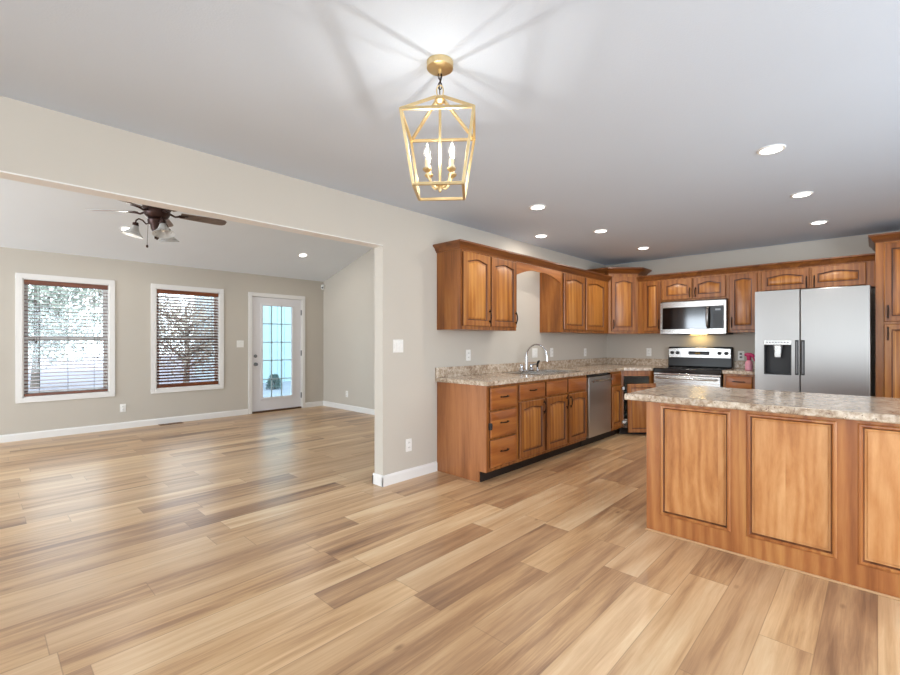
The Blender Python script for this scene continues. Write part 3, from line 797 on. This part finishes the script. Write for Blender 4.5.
# ------------------------------------------------------------------ refrigerator
fg = thing('refrigerator', 'stainless side by side refrigerator with water dispenser', 'refrigerator', (6.15, 1.015, 0), R(-90))
FW, FH = .968, 1.838
MB().box(.012, FW - .012, .105, .78, .02, FH - .045).build('cabinet_body', M['black'], fg, bevel=.004)
GX = .408   # split between the doors
d1 = MB(); dx0, dx1, dz0, dz1 = .085, .335, .90, 1.285
holes(d1, 0, GX - .004, .06, FH, [(dx0, dx1, dz0, dz1)], lambda p, q, d, e: d1.box(p, q, 0, .10, d, e))
fd = d1.build('freezer_door', M['steel_v'], fg)
b = MB(); b.box(dx0, dx1, .085, .095, dz0, dz1 - .03); b.box(dx0, dx0 + .012, .002, .09, dz0, dz1); b.box(dx1 - .012, dx1, .002, .09, dz0, dz1); b.box(dx0, dx1, .002, .09, dz0, dz0 + .014)
dsp = b.build('dispenser_recess', M['blackmatte'], fd)
MB().box(dx0, dx1, -.002, .05, dz1 - .052, dz1).build('dispenser_panel', M['steel'], fd, bevel=.002)
MB().prism([(dx0 + .08, dz1 - .05), (dx0 + .10, dz1 - .20), (dx1 - .10, dz1 - .20), (dx1 - .08, dz1 - .05)], .02, .045, axis='y').build('dispenser_chute', M['gray'], fd, bevel=.004)
MB().box(dx0 + .095, dx1 - .095, .008, .02, dz1 - .19, dz1 - .055).build('dispenser_paddle', M['steel'], fd, bevel=.004)
b = MB()
for i in range(8): b.box(dx0 + .02 + i * .027, dx0 + .036 + i * .027, -.003, -.001, dz1 - .03, dz1 - .02)
b.build('dispenser_icons', M['gray'], fd)
rd = MB().box(GX + .004, FW, 0, .10, .06, FH).build('fridge_door', M['steel_v'], fg, bevel=.006)
for p, x0, x1 in ((fd, GX - .042, GX - .010), (rd, GX + .010, GX + .042)):
    b = MB(); b.box(x0, x1, -.004, .004, .905, 1.285)
    b.build('recessed_handle', M['blackmatte'], p, bevel=.002)
    b = MB(); xm = (x0 + x1) / 2; b.box(xm - .008, xm + .006, -.006, .0, .92, 1.27); b.build('handle_grip', M['gray'], p, bevel=.003)
MB().box(GX - .004, GX + .004, .03, .105, .06, FH).build('door_gasket', M['dark'], fg)
for x in (.03, FW - .11): MB().box(x, x + .08, .02, .16, FH - .043, FH + .016 if False else FH - .001).build('hinge_cover', M['black'], fg, bevel=.004)
MB().box(.02, FW - .02, .06, .12, 0, .06).build('kick_grille', M['blackmatte'], fg)

# ------------------------------------------------------------------ island
isl = thing('kitchen_island', 'wooden kitchen island with recessed framed panels', 'island', (3.12, 1.13, 0), R(-90))  # local x = -world y
IL = 2.3; ZI = .872
MB().box(0, IL, .02, .80, 0, ZI).build('carcass', M['wood_island'], isl)
wins = []; x = .092
while x + .396 < IL: wins.append((x, x + .396, .130, .846)); x += .396 + .089
b = MB(); holes(b, 0, IL, 0, ZI, wins, lambda p, q, d, e: b.box(p, q, 0, .02, d, e))
b.build('face_frame', M['wood_island'], isl, smooth=0)
for x0, x1, z0, z1 in wins:
    w, h = x1 - x0, z1 - z0
    rg = [(-.004, .018, 0), (-.004, -.003, 0), (.002, -.008, 0), (.010, -.009, 0), (.015, -.002, 0), (.019, .003, 0), (.022, .011, 0), (.030, .012, 0), (.034, .009, 0)]
    ring_mesh(rg, w, h, (4, 5), 0, panel_from=6).build('panel', [M['wood_island'], M['glaze'], M['island_panel']], isl, loc=(x0, 0, z0), smooth=25)
MB().box(-.004, IL, -.012, 0, 0, .012).build('shoe_strip', plain('pale_shoe_strip', '#c39a70', .5), isl, bevel=.003)
it = MB(); it.box(-.125, IL + .06, -.072, .87, ZI, .915)
o = it.build('island_countertop', M['granite'], loc=(3.12, 1.13, 0), rot=(0, 0, R(-90)), bevel=.010, segs=3)
tag(o, 'speckled pale countertop lying on the kitchen island', 'countertop')

# ------------------------------------------------------------------ pendant lantern
rgt = Vector((sin(TH), -cos(TH), 0)); fwd = Vector((cos(TH), sin(TH), 0))
pc = fwd * 1.96 + rgt * -.0436
pl = thing('pendant_lantern', 'gold open cage lantern hanging from the ceiling', 'pendant light', (pc.x, pc.y, ZC), TH - pi / 2 - R(3.4))
# local: x = image right, y = away from the camera, z down from the ceiling
MB().lathe([(.0, -.030), (.052, -.030), (.057, -.027), (.058, -.022), (.058, 0)], n=36).build('canopy', M['gold'], pl)
b = MB().tube([(0, 0, -.030), (0, 0, -.05)], .007, 10)
b.build('canopy_loop', M['gold'], pl)
def link(c, hgt, wid, rot, r=.0022):
    pts = []
    for i in range(17):
        a = 2 * pi * i / 16; x, z = wid * cos(a), hgt * sin(a)
        pts.append((c[0] + x * cos(rot), c[1] + x * sin(rot), c[2] + z))
    return MB().tube(pts, r, 6, cap=False)
b = MB()
for k in range(3): q = link((0, 0, -.058 - k * .022), .016, .008, k * pi / 2); b.add(q.v, q.f)
b.tube([(.003, .002, -.035), (.006, .0, -.07), (-.002, 0, -.10), (0, 0, -.15)], .0025, 6)
b.build('chain', M['pull'], pl)
link((0, 0, -.125), .026, .015, 0, .003).build('top_ring', M['gold'], pl)
ZA, ZBt, ZCb = -.150, -.272, -.562
wt, wb_ = .148, .103
b = MB(); s = .012
T4 = [(-wt, -wt, ZBt), (wt, -wt, ZBt), (wt, wt, ZBt), (-wt, wt, ZBt)]
B4 = [(-wb_, -wb_, ZCb), (wb_, -wb_, ZCb), (wb_, wb_, ZCb), (-wb_, wb_, ZCb)]
for i in range(4):
    b.bar(T4[i], T4[(i + 1) % 4], s); b.bar(B4[i], B4[(i + 1) % 4], s); b.bar(T4[i], B4[i], s)
    b.bar(T4[i], (T4[i][0] * .12, T4[i][1] * .12, ZA - .008), s)
b.build('cage', M['gold'], pl, bevel=.001)
MB().lathe([(0, ZA + .004), (.014, ZA + .002), (.022, ZA - .004), (.024, ZA - .02), (.012, ZA - .03), (.0, ZA - .03)], n=20).build('hub', M['gold'], pl)
MB().lathe([(.006, ZA - .02), (.006, ZCb + .045), (.016, ZCb + .04), (.02, ZCb + .025), (.008, ZCb + .012), (.006, ZCb), (0, ZCb - .006)], n=16).build('stem', M['gold'], pl)
BULBS = [(-.052, -.035), (.052, -.035), (.052, .035), (-.052, .035)]
for bx, by in BULBS:
    b = MB(); pts = []
    for i in range(9):
        u = i / 8; pts.append((bx * u, by * u, ZCb + .03 - .022 * sin(pi * u) + .045 * u * u))
    b.tube(pts, .005, 8)
    b.lathe([(.006, ZCb + .07), (.019, ZCb + .082), (.019, ZCb + .088), (.006, ZCb + .086)], (bx, by, 0), 16)
    arm = b.build('candle_arm', M['gold'], pl)
    MB().lathe([(.0105, ZCb + .086), (.0105, ZCb + .125), (.009, ZCb + .127)], (bx, by, 0), 14).build('candle_sleeve', M['candle'], arm)
    zz = ZCb + .127
    bl = MB().lathe([(.006, zz), (.010, zz + .010), (.0145, zz + .026), (.0135, zz + .042), (.007, zz + .062), (.0015, zz + .078)], (bx, by, 0), 14).build('bulb', M['bulb'], arm)
    MB().lathe([(.0, zz + .012), (.004, zz + .016), (.005, zz + .03), (.004, zz + .045), (0, zz + .05)], (bx, by, 0), 10).build('filament', M['filament'], arm)
# the light of the filaments: the front pair burns, one of them far brighter
for (bx, by), pw in zip(BULBS, (2.6, 1.3, .3, .2)):
    ld = bpy.data.lights.new('filament_light', 'POINT'); ld.energy = pw; ld.color = (1, .97, .93); ld.shadow_soft_size = .006
    lo = bpy.data.objects.new('filament_light', ld); COL.objects.link(lo); lo.parent = pl; lo.location = (bx, by, ZCb + .127 + .060)

# ------------------------------------------------------------------ recessed ceiling lights
def downlight(label, loc, tilt=0, r=.072, watts=6.0, tint=(1, .95, .88)):
    o = thing('recessed_light', label, 'ceiling light', loc, 0, 'recessed ceiling lights'); o.rotation_euler = (tilt, 0, 0)
    MB().lathe([(r * .80, -.002), (r * .82, -.008), (r, -.008), (r * 1.05, -.003), (r * 1.05, 0), (r * .80, 0)], n=36).build('trim_ring', M['white'], o)
    MB().lathe([(0, -.011), (r * .5, -.010), (r * .79, -.006), (r * .79, -.001), (0, -.001)], n=36).build('lens', M['lens'], o)
    ld = bpy.data.lights.new('downlight_lamp', 'AREA'); ld.shape = 'DISK'; ld.size = .11; ld.energy = watts; ld.color = tint
    lo = bpy.data.objects.new('downlight_lamp', ld); COL.objects.link(lo); lo.parent = o; lo.location = (0, 0, -.014)
DL_ = [('recessed ceiling light above the open end of the sink wall cabinets', 3.49, 2.22), ('recessed ceiling light tucked against the wall over the sink', 4.47, 2.80),
       ('recessed ceiling light midway between sink wall and dark corner', 4.72, 2.20), ('recessed ceiling light nearest the kitchen corner', 5.96, 2.20),
       ('recessed ceiling light nearest to the hanging lantern, over the island', 3.46, .485), ('large looking recessed ceiling light midway between island and refrigerator', 4.69, .45),
       ('recessed ceiling light nearest the refrigerator', 5.91, .43)]
for lb, x, y in DL_: downlight(lb, (x, y, ZC), watts=3.5 if y > 2.5 else 6.5 if x > 4 else 5.0, tint=(1, .92, .82))
tl = -math.atan(SLOPE)
downlight('recessed light in the sloped ceiling beside the fan', (1.338, 6.995, zliv(6.995)), tl)
downlight('recessed light in the sloped ceiling above the glazed door', (3.776, 6.981, zliv(6.981)), tl)

# ------------------------------------------------------------------ ceiling fan
fx, fy, fz = 1.336, 5.594, 2.655
cf = thing('ceiling_fan', 'bronze ceiling fan with frosted light shades in the living room', 'ceiling fan', (fx, fy, fz), TH - pi / 2)
zc = zliv(fy) - fz
MB().lathe([(.0, zc - .10), (.03, zc - .095), (.065, zc - .05), (.072, zc + .005)], n=24).build('canopy', M['bronze'], cf)
MB().tube([(0, 0, .08), (0, 0, zc - .08)], .013, 12).build('downrod', M['bronze'], cf)
MB().lathe([(.0, .125), (.05, .12), (.06, .10), (.115, .085), (.132, .06), (.132, .03), (.118, .015), (.122, -.0), (.118, -.03), (.098, -.06), (.075, -.075)], n=36).build('motor_housing', M['bronze'], cf)
MB().lathe([(.075, -.075), (.088, -.092), (.084, -.12), (.062, -.15), (.056, -.185), (.034, -.225), (.026, -.255), (.014, -.285), (0, -.30)], n=28).build('light_kit_hub', M['bronze'], cf)
for k in range(5):
    a = R(186 + 72 * k); m = Matrix.Rotation(a, 4, 'Z')
    br = MB().tube([(.12, 0, -.002), (.17, 0, -.022), (.205, 0, -.012), (.26, 0, -.004)], [.012, .010, .011, .012], 8)
    br.box(.20, .29, -.035, .035, -.008, -.003)
    bo = br.xf(m).build('blade_bracket', M['bronze'], cf)
    b = MB(); out = []
    for x, w in ((.22, .055), (.32, .062), (.50, .068), (.62, .070), (.66, .062), (.685, .035)): out.append((x, w))
    poly = [(x, -w) for x, w in out] + [(x, w) for x, w in reversed(out)]
    b.prism(poly, -.003, .004); b.xf(m @ Matrix.Rotation(R(-13), 4, 'X'))
    b.build('blade', M['blade'], cf)
for a in (200, 318, 92):
    a = R(a); m = Matrix.Rotation(a, 4, 'Z')
    ar = MB().tube([(.06, 0, -.12), (.10, 0, -.135), (.13, 0, -.10), (.165, 0, -.085), (.19, 0, -.105), (.195, 0, -.135)], .008, 8)
    ar.lathe([(.0, -.13), (.026, -.13), (.03, -.165), (.0, -.165)], (.195, 0, 0), 16)
    arm = ar.xf(m).build('light_arm', M['bronze'], cf)
    tm = m @ Matrix.Translation((.195, 0, -.16)) @ Matrix.Rotation(R(-14), 4, 'Y')
    MB().lathe([(.028, 0), (.034, -.02), (.05, -.055), (.075, -.085), (.10, -.105), (.104, -.112), (.098, -.106), (.072, -.082), (.047, -.053), (.030, -.02), (.024, 0)], n=28).xf(tm).build('glass_shade', M['frost'], arm)
    MB().lathe([(.010, -.005), (.022, -.04), (.024, -.06), (.014, -.08), (0, -.084)], n=14).xf(tm).build('lamp_bulb', M['white'], arm)
b = MB().tube([(-.055, -.06, -.13), (-.06, -.068, -.36)], .002, 5); b.lathe([(.002, .0), (.010, -.012), (.011, -.03), (0, -.036)], (-.06, -.068, -.36), 10)
b.build('pull_chain', M['bronze'], cf)
b = MB().tube([(.03, -.07, -.13), (.035, -.078, -.27)], .002, 5); b.lathe([(.002, .0), (.010, -.012), (.011, -.03), (0, -.036)], (.035, -.078, -.27), 10)
b.build('pull_chain', M['bronze'], cf)

# ------------------------------------------------------------------ wall plates
def plate(kind, label, loc, rz, w=.072, h=.118, gangs=1):
    o = thing('light_switch' if kind == 'switch' else 'power_outlet', label, 'light switch' if kind == 'switch' else 'outlet', loc, rz, 'white light switches' if kind == 'switch' else 'white power outlets')
    MB().box(-w / 2, w / 2, -.007, 0, -h / 2, h / 2).build('plate', M['white'], o, bevel=.003)
    for g in range(gangs):
        cx = (g - (gangs - 1) / 2) * .046
        if kind == 'switch': MB().prism([(-.010, -.033), (-.006, -.033), (-.006, .033), (-.014, .033)], cx - .017, cx + .017, axis='x').build('rocker', M['white'], o, bevel=.001)
        else:
            for z in (-.022, .022):
                so = MB().lathe([(0, -.0105), (.0165, -.010), (.0175, -.006)], (cx, 0, z), 18, axis='y').build('socket', M['white'], o)
                MB().box(cx - .008, cx - .005, -.0112, -.010, z - .005, z + .006).box(cx + .005, cx + .008, -.0112, -.010, z - .004, z + .005).build('slots', M['slot'], so)
    return o
plate('switch', 'white double light switch on the wall between opening and cabinets', (2.626, YW, 1.229), 0, .118, .118, 2)
plate('outlet', 'white outlet low on the wall between opening and base cabinets', (2.752, YW, .314), 0)
plate('outlet', 'white outlet above the end of the long counter', (3.586, YW, 1.125), 0)
plate('switch', 'white double switch right behind the faucet', (4.863, YW, 1.125), 0, .118, .118, 2)
plate('outlet', 'white outlet just beyond the faucet', (5.27, YW, 1.125), 0)
plate('outlet', 'white outlet under the wall cabinet near the kitchen corner', (6.216, YW, 1.11), 0)
plate('outlet', 'white outlet on the range wall between corner and range', (XK, 2.481, 1.11), R(-90))
po = plate('outlet', 'white outlet behind the pink bottle on the range wall', (XK, 1.30, 1.085), R(-90))
for z in (-.022, .022): MB().box(-.012, .012, -.032, -.006, z - .012, z + .012).build('plug_adapter', M['gray'], po, bevel=.003)
plate('switch', 'white double switch beside the glazed door', (3.14, YF, 1.227), 0, .118, .118, 2)
plate('outlet', 'white outlet low on the far wall below the windows', (1.476, YF, .301), 0)
plate('outlet', 'white outlet low on the plain side wall of the living room', (XR, 7.147, .294), R(-90))

ms = thing('motion_sensor', 'small white motion sensor high in the living room corner', 'sensor', (XR - .002, YF - .002, 2.345), R(-45))
b = MB().prism([(-.03, -.03), (.03, -.03), (.012, -.012), (-.012, -.012)], -.05, .05); b.build('bracket', M['white'], ms, bevel=.002)
MB().lathe([(.02, -.045), (.033, -.035), (.036, .0), (.03, .04), (.0, .05)], (0, -.045, 0), 18).build('housing', M['white'], ms)
MB().box(-.018, .018, -.084, -.074, -.03, .0).build('lens', M['gray'], ms, bevel=.003)

fr = thing('floor_register', 'brown floor vent against the far baseboard', 'vent', (2.07, 7.885, .0))
b = MB(); b.box(-.155, .155, -.06, -.048, 0, .006); b.box(-.155, .155, .048, .06, 0, .006); b.box(-.155, -.14, -.048, .048, 0, .006); b.box(.14, .155, -.048, .048, 0, .006)
b.build('register_frame', M['brassvent'], fr)
b = MB()
for i in range(18): b.box(-.136 + i * .0155, -.128 + i * .0155, -.048, .048, .0, .004)
b.build('louvers', M['brassvent'], fr)
MB().box(-.14, .14, -.048, .048, .0002, .0012).build('duct_opening', M['dark'], fr)

# pink bottle on the short counter
pb = thing('spray_bottle', 'pink plastic bottle on the short counter beside the refrigerator', 'bottle', (6.62, 1.155, ZT1), R(-90))
MB().lathe([(.0, 0), (.036, 0), (.042, .006), (.042, .085), (.036, .105), (.020, .12), (.015, .128), (0, .128)], n=24).build('bottle_body', M['pinkl'], pb)
b = MB().lathe([(.020, .122), (.024, .128), (.024, .15), (.018, .155), (0, .155)], n=20)
b.tube([(-.045, 0, .188), (-.02, 0, .192), (.02, 0, .19), (.052, 0, .178), (.066, 0, .168)], [.016, .024, .024, .016, .010], 12)
b.lathe([(.022, .15), (.030, .165), (.030, .185), (.018, .2), (0, .2)], n=18)
b.tube([(.034, 0, .175), (.052, 0, .14), (.058, 0, .11)], [.012, .009, .006], 8)
b.build('trigger_head', M['pinkd'], pb)
